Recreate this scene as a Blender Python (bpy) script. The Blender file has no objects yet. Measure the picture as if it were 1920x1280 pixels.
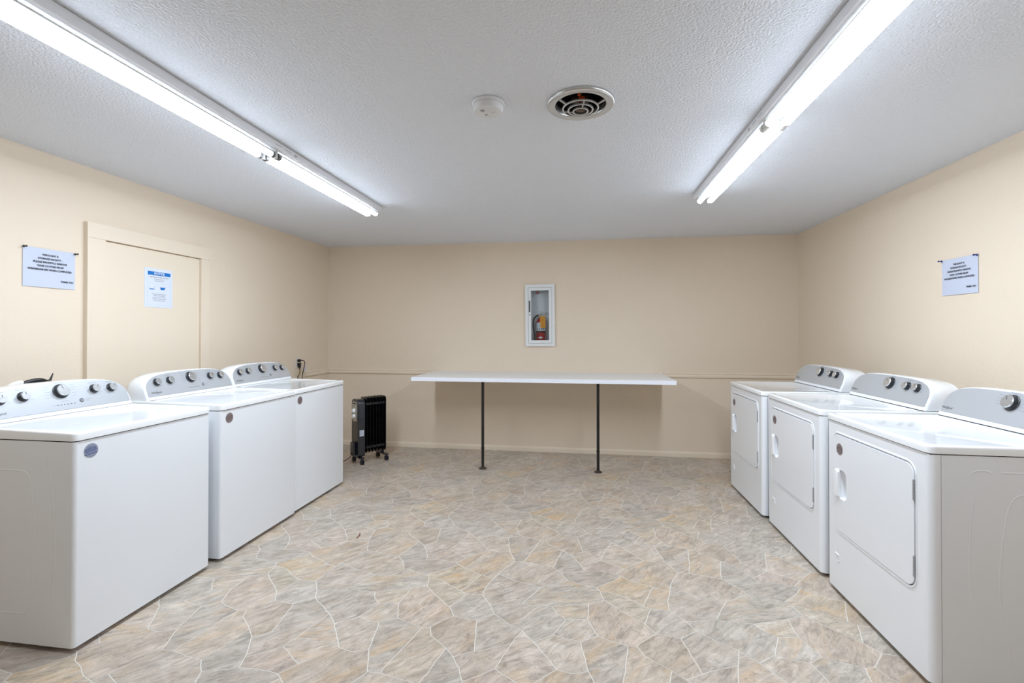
import bpy, bmesh, math, random
from mathutils import Vector, Matrix
random.seed(7)
C = bpy.context.scene.collection
SC = bpy.context.scene
PI = math.pi
# ------------------------------------------------------------------ sizes of the room
XL, XR, YB, YR, H = -3.0206, 2.2068, 5.3183, -1.75, 2.354

# ------------------------------------------------------------------ material helpers
def lin(c):
    c = c / 255.0
    return c / 12.92 if c <= 0.04045 else ((c + 0.055) / 1.055) ** 2.4
def rgb(r, g, b): return (lin(r), lin(g), lin(b), 1.0)
def mat(name, col, rough=0.5, metal=0.0, coat=0.0, spec=0.5):
    m = bpy.data.materials.new(name); m.use_nodes = True
    b = m.node_tree.nodes['Principled BSDF']
    b.inputs['Base Color'].default_value = col
    b.inputs['Roughness'].default_value = rough
    b.inputs['Metallic'].default_value = metal
    b.inputs['Coat Weight'].default_value = coat
    b.inputs['Coat Roughness'].default_value = 0.06
    b.inputs['Specular IOR Level'].default_value = spec
    return m
def nd(m, t, **kw):
    n = m.node_tree.nodes.new(t)
    for k, v in kw.items(): setattr(n, k, v)
    return n
def lk(m, a, b): m.node_tree.links.new(a, b)
def bump_mat(name, col, scale, dist, rough=0.6, detail=3.0, strength=1.0, stretch=(1, 1, 1), var=0.03, lump=0.0):
    m = mat(name, col, rough)
    b = m.node_tree.nodes['Principled BSDF']
    tc = nd(m, 'ShaderNodeTexCoord'); mp = nd(m, 'ShaderNodeMapping'); mp.inputs['Scale'].default_value = stretch
    lk(m, tc.outputs['Object'], mp.inputs['Vector'])
    no = nd(m, 'ShaderNodeTexNoise'); no.inputs['Scale'].default_value = scale; no.inputs['Detail'].default_value = detail
    lk(m, mp.outputs['Vector'], no.inputs['Vector'])
    bp = nd(m, 'ShaderNodeBump'); bp.inputs['Distance'].default_value = dist; bp.inputs['Strength'].default_value = strength
    h = no.outputs['Fac']
    if lump:
        vo = nd(m, 'ShaderNodeTexVoronoi'); vo.feature = 'SMOOTH_F1'; vo.inputs['Scale'].default_value = lump
        lk(m, mp.outputs['Vector'], vo.inputs['Vector'])
        mx = nd(m, 'ShaderNodeMath', operation='MULTIPLY_ADD'); mx.inputs[1].default_value = -0.6
        lk(m, vo.outputs['Distance'], mx.inputs[0]); lk(m, h, mx.inputs[2]); h = mx.outputs[0]
    lk(m, h, bp.inputs['Height']); lk(m, bp.outputs['Normal'], b.inputs['Normal'])
    if var:
        n2 = nd(m, 'ShaderNodeTexNoise'); n2.inputs['Scale'].default_value = 1.7; n2.inputs['Detail'].default_value = 4
        lk(m, tc.outputs['Object'], n2.inputs['Vector'])
        hs = nd(m, 'ShaderNodeMapRange'); hs.inputs['To Min'].default_value = 1 - var; hs.inputs['To Max'].default_value = 1 + var
        lk(m, n2.outputs['Fac'], hs.inputs['Value'])
        mc = nd(m, 'ShaderNodeVectorMath', operation='SCALE'); mc.inputs[0].default_value = col[:3]
        lk(m, hs.outputs['Result'], mc.inputs['Scale']); lk(m, mc.outputs['Vector'], b.inputs['Base Color'])
    return m
def emis(name, col, s):
    m = bpy.data.materials.new(name); m.use_nodes = True; nt = m.node_tree; nt.nodes.clear()
    e = nt.nodes.new('ShaderNodeEmission'); o = nt.nodes.new('ShaderNodeOutputMaterial')
    e.inputs['Color'].default_value = col; e.inputs['Strength'].default_value = s
    nt.links.new(e.outputs[0], o.inputs[0]); return m

WALLC = rgb(231, 215, 194)
M = {}
M['wall'] = bump_mat('beige wall paint', WALLC, 55, 0.0022, 0.55, 3, 0.8, var=0.015)
M['trim'] = bump_mat('beige trim paint', rgb(231, 216, 195), 30, 0.0006, 0.42, 2, 0.5, var=0.01)
M['ceiling'] = bump_mat('white ceiling texture', rgb(229, 233, 240), 105, 0.0065, 0.8, 3, 1.0, var=0.01)
M['white'] = mat('white enamel', rgb(240, 242, 245), 0.16, 0, 0.35)
M['panel'] = mat('painted white steel', rgb(238, 241, 245), 0.3, 0, 0.15)
M['top'] = mat('glossy white top', rgb(243, 244, 244), 0.1, 0, 0.5)
M['plastic'] = mat('white plastic', rgb(244, 245, 246), 0.3)
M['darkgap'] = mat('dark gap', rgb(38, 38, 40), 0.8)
M['silver'] = mat('silver panel', rgb(196, 199, 203), 0.34, 0.45)
def brushed(name, col, rough):
    m = mat(name, col, rough, 0.85)
    b = m.node_tree.nodes['Principled BSDF']
    tc = nd(m, 'ShaderNodeTexCoord'); mp = nd(m, 'ShaderNodeMapping'); mp.inputs['Scale'].default_value = (12, 700, 700)
    no = nd(m, 'ShaderNodeTexNoise'); no.inputs['Scale'].default_value = 1.0
    lk(m, tc.outputs['Object'], mp.inputs['Vector']); lk(m, mp.outputs['Vector'], no.inputs['Vector'])
    r = nd(m, 'ShaderNodeMapRange'); r.inputs['To Min'].default_value = rough - .08; r.inputs['To Max'].default_value = rough + .1
    lk(m, no.outputs['Fac'], r.inputs['Value']); lk(m, r.outputs['Result'], b.inputs['Roughness']); return m
M['knob'] = brushed('brushed knob cap', rgb(222, 224, 226), 0.24)
M['chrome'] = mat('chrome', rgb(225, 227, 230), 0.12, 1.0)
M['steel'] = mat('hinge steel', rgb(172, 174, 178), 0.4, 0.5)
M['knobbase'] = mat('charcoal knob skirt', rgb(34, 35, 38), 0.35)
M['print'] = mat('grey print', rgb(140, 142, 148), 0.5)
M['logo'] = mat('dark grey print', rgb(72, 74, 80), 0.45)
M['ink'] = mat('navy ink', rgb(40, 44, 66), 0.6)
M['paper'] = mat('white paper', rgb(200, 206, 222), 0.55)
M['noticepaper'] = mat('white vinyl', rgb(218, 224, 234), 0.3)
M['bluebar'] = mat('blue print', rgb(10, 112, 190), 0.4)
M['paleblue'] = mat('pale line print', rgb(178, 190, 208), 0.5)
M['navybtn'] = mat('grey button', rgb(98, 101, 108), 0.35)
M['red'] = mat('red enamel', rgb(176, 18, 24), 0.22, 0, 0.4)
M['redlight'] = mat('red light', rgb(225, 100, 100), 0.4)
M['blacktube'] = mat('black rubber', rgb(22, 22, 24), 0.45)
M['yellow'] = mat('yellow tag', rgb(250, 170, 12), 0.5)
M['labelwhite'] = mat('extinguisher label', rgb(216, 224, 230), 0.4)
M['labelblue'] = mat('blue pictogram', rgb(50, 92, 150), 0.4)
M['cabwhite'] = mat('cabinet enamel', rgb(232, 234, 234), 0.3, 0, 0.1)
M['cabin'] = mat('cabinet inside', rgb(236, 242, 246), 0.5)
M['sticker'] = mat('taupe sticker', rgb(138, 124, 124), 0.35)
M['stickerblue'] = mat('blue grey sticker', rgb(144, 150, 168), 0.3)
M['stickink'] = mat('sticker print', rgb(86, 70, 74), 0.5)
M['stickinkblue'] = mat('sticker blue print', rgb(40, 74, 140), 0.5)
M['stickred'] = mat('sticker red print', rgb(140, 60, 72), 0.5)
M['redled'] = mat('red printed mark', rgb(220, 40, 60), 0.4)
M['laminate'] = mat('white laminate', rgb(238, 238, 238), 0.32)
M['edgeband'] = mat('white edge band', rgb(240, 243, 250), 0.4)
M['blackpipe'] = bump_mat('black painted pipe', rgb(20, 20, 22), 90, 0.0006, 0.35, 3, 0.6, var=0)
M['rust'] = bump_mat('rusty flange', rgb(66, 52, 46), 120, 0.001, 0.6, 3, 0.8, var=0.1)
M['heatblack'] = mat('black heater enamel', rgb(13, 13, 15), 0.22, 0, 0.2)
M['heatbody'] = mat('glossy dark heater case', rgb(14, 20, 32), 0.12, 0, 0.6)
M['heatpanel'] = mat('champagne heater panel', rgb(196, 190, 176), 0.35, 0.15)
M['caster'] = mat('caster plastic', rgb(26, 29, 42), 0.3)
M['lighthouse'] = mat('light fixture enamel', rgb(232, 233, 236), 0.4)
M['capmetal'] = mat('tube end cap', rgb(130, 130, 130), 0.35, 0.6)
M['socket'] = mat('lamp socket', rgb(225, 225, 222), 0.4)
M['tube'] = emis('lit tube', (0.875, 0.99, 1.13, 1), 54.0)
M['tube_rim'] = emis('lit tube rim', (0.875, 0.99, 1.13, 1), 10.0)
M['tube_mid'] = emis('lit tube shoulder', (0.875, 0.99, 1.13, 1), 17.0)
M['ventmetal'] = mat('satin vent metal', rgb(206, 207, 207), 0.25, 0.85)
M['ventdark'] = mat('vent inside', rgb(24, 20, 20), 0.5)
M['motor'] = mat('vent motor', rgb(96, 74, 62), 0.4, 0.5)
M['orange'] = mat('orange wire nut', rgb(200, 84, 30), 0.4)
M['smoke'] = mat('smoke alarm plastic', rgb(222, 223, 224), 0.45)
M['outlet'] = mat('cream outlet', rgb(224, 216, 200), 0.4)
M['bluepin'] = mat('blue pin', rgb(18, 34, 120), 0.3)
M['blackpin'] = mat('black pin', rgb(20, 16, 20), 0.35)
M['clip'] = mat('brass clip', rgb(198, 170, 128), 0.4, 0.4)
M['tagwhite'] = mat('pale cord tag', rgb(214, 212, 222), 0.5)
# thin clear pane
g = bpy.data.materials.new('clear pane'); g.use_nodes = True; nt = g.node_tree; nt.nodes.clear()
tr = nt.nodes.new('ShaderNodeBsdfTransparent'); gl = nt.nodes.new('ShaderNodeBsdfGlossy'); gl.inputs['Roughness'].default_value = 0.02
mx = nt.nodes.new('ShaderNodeMixShader'); fr = nt.nodes.new('ShaderNodeFresnel'); ou = nt.nodes.new('ShaderNodeOutputMaterial')
tr.inputs['Color'].default_value = (.97, .98, .98, 1)
nt.links.new(fr.outputs[0], mx.inputs[0]); nt.links.new(tr.outputs[0], mx.inputs[1]); nt.links.new(gl.outputs[0], mx.inputs[2]); nt.links.new(mx.outputs[0], ou.inputs[0])
M['glass'] = g

# stone floor
def stone_mat():
    m = mat('printed stone vinyl', (0.4, 0.36, 0.32, 1), 0.36, 0, 0, 0.4)
    b = m.node_tree.nodes['Principled BSDF']
    tc = nd(m, 'ShaderNodeTexCoord')
    at = nd(m, 'ShaderNodeAttribute', attribute_name='tint')
    an = nd(m, 'ShaderNodeAttribute', attribute_name='grain')      # x: angle, y: rust amount, z: seed
    sp = nd(m, 'ShaderNodeSeparateXYZ'); lk(m, an.outputs['Vector'], sp.inputs[0])
    vr = nd(m, 'ShaderNodeVectorRotate', rotation_type='Z_AXIS')
    lk(m, tc.outputs['Object'], vr.inputs['Vector']); lk(m, sp.outputs['X'], vr.inputs['Angle'])
    ad = nd(m, 'ShaderNodeVectorMath', operation='ADD')
    cb = nd(m, 'ShaderNodeCombineXYZ'); lk(m, sp.outputs['Z'], cb.inputs['Z']); lk(m, sp.outputs['Z'], cb.inputs['X'])
    lk(m, vr.outputs[0], ad.inputs[0]); lk(m, cb.outputs[0], ad.inputs[1])
    mp = nd(m, 'ShaderNodeMapping'); mp.inputs['Scale'].default_value = (9, 30, 9); lk(m, ad.outputs[0], mp.inputs['Vector'])
    n1 = nd(m, 'ShaderNodeTexNoise'); n1.inputs['Scale'].default_value = 1.0; n1.inputs['Detail'].default_value = 8; n1.inputs['Roughness'].default_value = 0.68; n1.inputs['Distortion'].default_value = 1.1
    lk(m, mp.outputs[0], n1.inputs['Vector'])
    r1 = nd(m, 'ShaderNodeMapRange'); r1.inputs['From Min'].default_value = 0.3; r1.inputs['From Max'].default_value = 0.72
    r1.inputs['To Min'].default_value = 0.56; r1.inputs['To Max'].default_value = 1.22
    lk(m, n1.outputs['Fac'], r1.inputs['Value'])
    c1 = nd(m, 'ShaderNodeVectorMath', operation='SCALE'); lk(m, at.outputs['Color'], c1.inputs[0]); lk(m, r1.outputs[0], c1.inputs['Scale'])
    # broad blotches: cool grey against warm taupe
    n2 = nd(m, 'ShaderNodeTexNoise'); n2.inputs['Scale'].default_value = 9; n2.inputs['Detail'].default_value = 9; n2.inputs['Roughness'].default_value = 0.68; n2.inputs['Distortion'].default_value = 0.8
    lk(m, ad.outputs[0], n2.inputs['Vector'])
    r2 = nd(m, 'ShaderNodeMapRange'); r2.inputs['From Min'].default_value = 0.34; r2.inputs['From Max'].default_value = 0.62
    lk(m, n2.outputs['Fac'], r2.inputs['Value'])
    tint = nd(m, 'ShaderNodeMix', data_type='RGBA', blend_type='MULTIPLY')
    m1 = nd(m, 'ShaderNodeMix', data_type='RGBA'); m1.inputs['A'].default_value = (0.95, 0.895, 0.82, 1); m1.inputs['B'].default_value = (1.17, 1.155, 1.125, 1)
    lk(m, r2.outputs[0], m1.inputs['Factor'])
    tint.inputs['Factor'].default_value = 1.0; lk(m, c1.outputs[0], tint.inputs['A']); lk(m, m1.outputs['Result'], tint.inputs['B'])
    # rust streaks
    mp3 = nd(m, 'ShaderNodeMapping'); mp3.inputs['Scale'].default_value = (5, 13, 5); mp3.inputs['Location'].default_value = (3.1, 5.2, 0); lk(m, ad.outputs[0], mp3.inputs['Vector'])
    n3 = nd(m, 'ShaderNodeTexNoise'); n3.inputs['Scale'].default_value = 1.0; n3.inputs['Detail'].default_value = 6; n3.inputs['Distortion'].default_value = 0.8
    lk(m, mp3.outputs[0], n3.inputs['Vector'])
    r3 = nd(m, 'ShaderNodeMapRange'); r3.inputs['From Min'].default_value = 0.5; r3.inputs['From Max'].default_value = 0.68
    lk(m, n3.outputs['Fac'], r3.inputs['Value'])
    mu = nd(m, 'ShaderNodeMath', operation='MULTIPLY'); lk(m, r3.outputs[0], mu.inputs[0]); lk(m, sp.outputs['Y'], mu.inputs[1])
    m3 = nd(m, 'ShaderNodeMix', data_type='RGBA'); m3.inputs['B'].default_value = rgb(202, 168, 126)
    lk(m, mu.outputs[0], m3.inputs['Factor']); lk(m, tint.outputs['Result'], m3.inputs['A'])
    # thin dark veins
    n4 = nd(m, 'ShaderNodeTexNoise'); n4.inputs['Scale'].default_value = 4.0; n4.inputs['Detail'].default_value = 7; n4.inputs['Distortion'].default_value = 1.5
    mp4 = nd(m, 'ShaderNodeMapping'); mp4.inputs['Scale'].default_value = (1, 3.2, 1); mp4.inputs['Location'].default_value = (9, 1, 4)
    lk(m, ad.outputs[0], mp4.inputs['Vector']); lk(m, mp4.outputs[0], n4.inputs['Vector'])
    s4 = nd(m, 'ShaderNodeMath', operation='SUBTRACT'); s4.inputs[1].default_value = 0.5; lk(m, n4.outputs['Fac'], s4.inputs[0])
    a4 = nd(m, 'ShaderNodeMath', operation='ABSOLUTE'); lk(m, s4.outputs[0], a4.inputs[0])
    r4 = nd(m, 'ShaderNodeMapRange'); r4.inputs['From Min'].default_value = 0.0; r4.inputs['From Max'].default_value = 0.012
    r4.inputs['To Min'].default_value = 0.74; r4.inputs['To Max'].default_value = 1.0; lk(m, a4.outputs[0], r4.inputs['Value'])
    c4 = nd(m, 'ShaderNodeVectorMath', operation='SCALE'); lk(m, m3.outputs['Result'], c4.inputs[0]); lk(m, r4.outputs[0], c4.inputs['Scale'])
    # fine speckle
    n5 = nd(m, 'ShaderNodeTexNoise'); n5.inputs['Scale'].default_value = 160; n5.inputs['Detail'].default_value = 2
    lk(m, tc.outputs['Object'], n5.inputs['Vector'])
    r5 = nd(m, 'ShaderNodeMapRange'); r5.inputs['To Min'].default_value = 0.86; r5.inputs['To Max'].default_value = 1.14; lk(m, n5.outputs['Fac'], r5.inputs['Value'])
    c5 = nd(m, 'ShaderNodeVectorMath', operation='SCALE'); lk(m, c4.outputs[0], c5.inputs[0]); lk(m, r5.outputs[0], c5.inputs['Scale'])
    lk(m, c5.outputs[0], b.inputs['Base Color'])
    bp = nd(m, 'ShaderNodeBump'); bp.inputs['Distance'].default_value = 0.0008; bp.inputs['Strength'].default_value = 0.5
    lk(m, n1.outputs['Fac'], bp.inputs['Height']); lk(m, bp.outputs[0], b.inputs['Normal'])
    return m
M['stone'] = stone_mat()
M['grout'] = mat('printed grout', rgb(219, 214, 204), 0.42)

# ------------------------------------------------------------------ mesh helpers
def bx(bm, x0, x1, y0, y1, z0, z1, mx=None):
    vs = [bm.verts.new((x, y, z)) for z in (z0, z1) for y in (y0, y1) for x in (x0, x1)]
    for f in ((0, 2, 3, 1), (4, 5, 7, 6), (0, 1, 5, 4), (2, 6, 7, 3), (0, 4, 6, 2), (1, 3, 7, 5)):
        bm.faces.new([vs[i] for i in f])
    if mx is not None: bmesh.ops.transform(bm, matrix=mx, verts=vs)
    return bm
def loft(bm, rings, cap0=True, cap1=True, closed=True):
    R = [[bm.verts.new(p) for p in r] for r in rings]
    n = len(R[0])
    for a, b in zip(R, R[1:]):
        for i in range(n if closed else n - 1):
            j = (i + 1) % n
            try: bm.faces.new((a[i], a[j], b[j], b[i]))
            except ValueError: pass
    if cap0: bm.faces.new(R[0][::-1])
    if cap1: bm.faces.new(R[-1])
    return bm
def rr(x0, x1, y0, y1, r, n=5):
    """rounded rectangle, r = one radius or (x0y0, x1y0, x1y1, x0y1)"""
    if not isinstance(r, (tuple, list)): r = (r,) * 4
    out = []
    for cx, cy, q, a0 in ((x0, y0, r[0], PI), (x1, y0, r[1], 1.5 * PI), (x1, y1, r[2], 0), (x0, y1, r[3], .5 * PI)):
        ox = cx + q if cx == x0 else cx - q; oy = cy + q if cy == y0 else cy - q
        for k in range(n + 1):
            a = a0 + k / n * PI / 2
            out.append((ox + q * math.cos(a), oy + q * math.sin(a)))
    return out
def circ(r, n=24, cx=0, cy=0): return [(cx + r * math.cos(2 * PI * i / n), cy + r * math.sin(2 * PI * i / n)) for i in range(n)]
def lathe(bm, prof, n=32, mx=None, cap=True):
    rings = [[(r * math.cos(2 * PI * i / n), r * math.sin(2 * PI * i / n), z) for i in range(n)] for r, z in prof]
    k = len(bm.verts); bm.verts.ensure_lookup_table()
    loft(bm, rings, cap, cap)
    bm.verts.ensure_lookup_table()
    if mx is not None: bmesh.ops.transform(bm, matrix=mx, verts=bm.verts[k:])
    return bm
def tube(bm, pts, r, n=10, close=False):
    pts = [Vector(p) for p in pts]; rings = []; prev = None
    for i, p in enumerate(pts):
        t = (pts[min(i + 1, len(pts) - 1)] - pts[max(i - 1, 0)])
        if close: t = pts[(i + 1) % len(pts)] - pts[i - 1]
        t.normalize()
        if prev is None:
            prev = t.orthogonal().normalized()
        prev = (prev - t * prev.dot(t)).normalized(); s = t.cross(prev)
        rad = r[i] if isinstance(r, (list, tuple)) else r
        rings.append([p + (prev * math.cos(2 * PI * k / n) + s * math.sin(2 * PI * k / n)) * rad for k in range(n)])
    if close: rings.append(rings[0])
    return loft(bm, rings, not close, not close)
def spline(pts, k=8):
    pts = [Vector(p) for p in pts]; out = []
    P = [pts[0] * 2 - pts[1]] + pts + [pts[-1] * 2 - pts[-2]]
    for i in range(1, len(P) - 2):
        for j in range(k):
            t = j / k; a, b, c, d = P[i - 1:i + 3]
            out.append(0.5 * ((2 * b) + (c - a) * t + (2 * a - 5 * b + 4 * c - d) * t * t + (3 * b - a - 3 * c + d) * t ** 3))
    out.append(pts[-1]); return out
def plate(bm, outer, holes, f):
    """outline with holes (2-D lists) mapped by f(u, v, side) for side 0 and 1, walled between"""
    k = len(bm.verts)
    for side in (0, 1):
        es = []
        for lp in [outer] + holes:
            vs = [bm.verts.new(f(u, v, side)) for u, v in lp]
            es += [bm.edges.new((vs[i], vs[(i + 1) % len(vs)])) for i in range(len(vs))]
        bmesh.ops.triangle_fill(bm, use_beauty=True, use_dissolve=False, edges=es)
    bm.verts.ensure_lookup_table()
    tot = sum(len(l) for l in [outer] + holes); s = k
    for lp in [outer] + holes:
        n = len(lp)
        for i in range(n):
            j = (i + 1) % n
            bm.faces.new((bm.verts[s + i], bm.verts[s + j], bm.verts[s + tot + j], bm.verts[s + tot + i]))
        s += n
    bmesh.ops.recalc_face_normals(bm, faces=bm.faces)
    return bm
def obj(name, bm, m, parent=None, bev=0, seg=3, sharp=35, label=None, flat=False):
    me = bpy.data.meshes.new(name)
    if isinstance(bm, bmesh.types.BMesh):
        bmesh.ops.recalc_face_normals(bm, faces=bm.faces) if len(bm.faces) < 60000 else None
        bm.to_mesh(me); bm.free()
    else: me = bm; me.name = name
    for x in (m if isinstance(m, list) else [m]): me.materials.append(M[x] if isinstance(x, str) else x)
    o = bpy.data.objects.new(name, me); C.objects.link(o); o.parent = parent
    if not flat:
        me.shade_smooth()
        if not bev: me.set_sharp_from_angle(angle=math.radians(sharp))
    if bev:
        b = o.modifiers.new('bevel', 'BEVEL'); b.width = bev; b.segments = seg; b.limit_method = 'ANGLE'
        b.angle_limit = math.radians(32); b.harden_normals = True
    if label: o['label'] = label
    return o
def B(): return bmesh.new()
def empty(name, label, cat, loc=(0, 0, 0), rz=0, group=None):
    o = bpy.data.objects.new(name, None); C.objects.link(o); o.empty_display_size = 0.1
    o.location = loc; o.rotation_euler = (0, 0, rz); o['label'] = label; o['category'] = cat
    if group: o['group'] = group
    return o
def tag(o, label, cat, group=None):
    o['label'] = label; o['category'] = cat
    if group: o['group'] = group
    return o
def struct(name, bm, m, **k):
    o = obj(name, bm, m, **k)
    if o.parent is None: o['kind'] = 'structure'
    return o
def kids(o): return [c for c in C.objects if c.parent == o]
def dup(o, parent=None):
    c = o.copy(); C.objects.link(c); c.parent = parent
    for ch in kids(o): dup(ch, c)
    return c
_tx = {}
def text_into(bm, s, size, mx, align='CENTER', wide=1.0, bold=0.0):
    """text as flat glyph faces in the XY plane, transformed by mx"""
    key = (s, align, bold)
    if key not in _tx:
        cu = bpy.data.curves.new('t', 'FONT'); cu.body = s; cu.size = 1.0; cu.align_x = align; cu.align_y = 'CENTER'
        cu.resolution_u = 3; cu.offset = bold
        o = bpy.data.objects.new('t', cu); C.objects.link(o)
        dg = bpy.context.evaluated_depsgraph_get(); me = bpy.data.meshes.new_from_object(o.evaluated_get(dg))
        _tx[key] = ([v.co.copy() for v in me.vertices], [tuple(p.vertices) for p in me.polygons])
        bpy.data.objects.remove(o); bpy.data.curves.remove(cu); bpy.data.meshes.remove(me)
    vs, fs = _tx[key]
    nv = [bm.verts.new(mx @ Vector((v.x * size * wide, v.y * size, 0))) for v in vs]
    for f in fs:
        try: bm.faces.new([nv[i] for i in f])
        except ValueError: pass
    return bm
def fit_text(bm, s, width, hfac, mx, align='CENTER', bold=0.0):
    if bold:
        for dx, dy in ((-1, 0), (1, 0), (0, 1), (0, -1)): fit_text(bm, s, width, hfac, mx @ Matrix.Translation((dx * bold * hfac * 1.5, dy * bold * hfac, 0)), align)
        return bm
    text_into(B(), s, 1, Matrix(), align, 1, bold); vs = _tx[(s, align, bold)][0]
    w0 = max(v.x for v in vs) - min(v.x for v in vs)
    return text_into(bm, s, hfac, mx, align, width / w0 / hfac, bold)
def bar(bm, x0, x1, y0, y1, mx):
    vs = [bm.verts.new(mx @ Vector(p)) for p in ((x0, y0, 0), (x1, y0, 0), (x1, y1, 0), (x0, y1, 0))]
    bm.faces.new(vs); return bm

# ------------------------------------------------------------------ floor (printed sheet vinyl, 36 inch repeat)
FV=[(-0.81,2.413),(-0.827,2.496),(-0.845,2.535),(-0.593,2.374),(-0.506,2.376),(-0.639,2.245),(-0.6,2.179),(-0.477,2.543),(-0.464,2.595),(-0.553,2.569),(-0.624,2.397),(-0.709,2.672),(-0.732,2.691),(-0.685,2.749),(-0.391,2.748),(-0.337,2.749),(-0.173,2.718),(-0.123,2.655),(-0.085,2.577),(-0.216,2.487),(0.009,2.695),(-0.456,1.775),(-0.302,2.328),(-0.447,2.291),(-0.147,2.321),(-0.415,2.227),(-0.491,2.165),(-0.272,2.113),(-0.454,1.95),(-0.686,2.085),(-0.525,1.907),(-0.303,2.022),(-0.348,1.862),(-0.213,2.051),(-0.129,2.112),(-0.107,1.891),(-0.077,2.229),(-0.012,2.081),(0.017,2.25),(0.027,2.38),(0.059,2.127),(0.191,2.079),(0.022,1.905),(-0.57,1.949),(-0.755,2.483),(-0.723,2.327),(-0.499,2.462),(-0.361,2.536),(-0.676,2.636),(-0.509,2.854),(-0.008,2.556),(0.159,2.614),(-0.662,2.028),(-0.487,1.847),(-0.119,2.267),(-0.058,2.349),(0.103,2.106),(-0.067,2.092),(0.088,2.704),(-0.334,2.157),(-0.458,2.618)]
FF=[[(9,0,0),(10,0,0),(3,0,0),(4,0,0),(46,0,0),(7,0,0)],[(9,0,0),(7,0,0),(8,0,0),(60,0,0),(14,0,0),(42,0,-1),(49,0,0),(35,0,-1),(13,0,0),(12,0,0),(11,0,0),(48,0,0)],[(9,0,0),(48,0,0),(11,0,0),(51,-1,0),(2,0,0),(1,0,0),(44,0,0),(10,0,0)],[(10,0,0),(44,0,0),(1,0,0),(0,0,0),(45,0,0),(5,0,0),(3,0,0)],[(16,0,0),(17,0,0),(20,0,0),(21,1,-1),(53,1,-1),(30,1,-1),(43,1,-1)],[(16,0,0),(43,1,-1),(52,1,-1),(29,1,-1),(41,0,-1),(15,0,0)],[(16,0,0),(15,0,0),(14,0,0),(60,0,0),(8,0,0),(47,0,0),(19,0,0),(18,0,0),(17,0,0)],[(17,0,0),(18,0,0),(50,0,0),(2,1,0),(51,0,0),(11,1,0),(12,1,0),(58,0,0),(20,0,0)],[(22,0,0),(23,0,0),(25,0,0),(59,0,0),(27,0,0),(33,0,0),(34,0,0),(36,0,0),(54,0,0),(24,0,0)],[(22,0,0),(24,0,0),(55,0,0),(39,0,0),(0,1,0),(1,1,0),(2,1,0),(50,0,0),(18,0,0),(19,0,0)],[(22,0,0),(19,0,0),(47,0,0),(8,0,0),(7,0,0),(46,0,0),(4,0,0),(23,0,0)],[(24,0,0),(54,0,0),(36,0,0),(38,0,0),(39,0,0),(55,0,0)],[(6,0,0),(29,0,0),(52,0,0),(43,0,0),(30,0,0),(28,0,0),(26,0,0)],[(6,0,0),(26,0,0),(25,0,0),(23,0,0),(4,0,0),(3,0,0),(5,0,0)],[(6,0,0),(5,0,0),(45,0,0),(0,0,0),(39,-1,0),(38,-1,0),(40,-1,0),(56,-1,0),(41,-1,0),(29,0,0)],[(15,0,0),(41,0,-1),(56,0,-1),(40,0,-1),(37,0,-1),(42,0,-1),(14,0,0)],[(37,0,0),(40,0,0),(38,0,0),(36,0,0),(34,0,0),(57,0,0)],[(37,0,0),(57,0,0),(34,0,0),(33,0,0),(35,0,0),(49,0,1),(42,0,0)],[(12,0,0),(13,0,0),(32,0,-1),(21,0,-1),(20,-1,0),(58,-1,0)],[(13,0,0),(35,0,-1),(33,0,-1),(27,0,-1),(31,0,-1),(32,0,-1)],[(30,0,0),(53,0,0),(21,0,0),(32,0,0),(31,0,0),(28,0,0)],[(25,0,0),(26,0,0),(28,0,0),(31,0,0),(27,0,0),(59,0,0)]]
FU, FVV = (0.9138, 0.0027), (0.4657, -0.9739)
tints = [(186,172,154,.5),(184,172,157,.55),(190,176,152,1.0),(186,178,160,.15),(172,168,160,.1),(192,178,160,.5),(184,176,164,.25),(166,160,152,.1),
         (182,178,170,.15),(180,176,166,.5),(182,175,165,.12),(196,186,170,.45),(176,163,148,.35),(188,184,176,.2),(192,178,164,.4),(178,172,162,.6),
         (198,192,182,.75),(198,190,178,.25),(186,172,162,.3),(196,186,174,.55),(188,178,166,.15),(180,174,164,.1)]
tints = [(187 + .5 * (a - 186), 177 + .5 * (b - 179), 166 + .5 * (c - 167), d * .75) for a, b, c, d in tints]
def wob(x, y): return (0.003 * math.sin(23 * x + 9 * y) + 0.0016 * math.sin(61 * y - 17 * x), 0.003 * math.sin(19 * y - 13 * x + 1) + 0.0016 * math.sin(57 * x + 5 * y))
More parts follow.
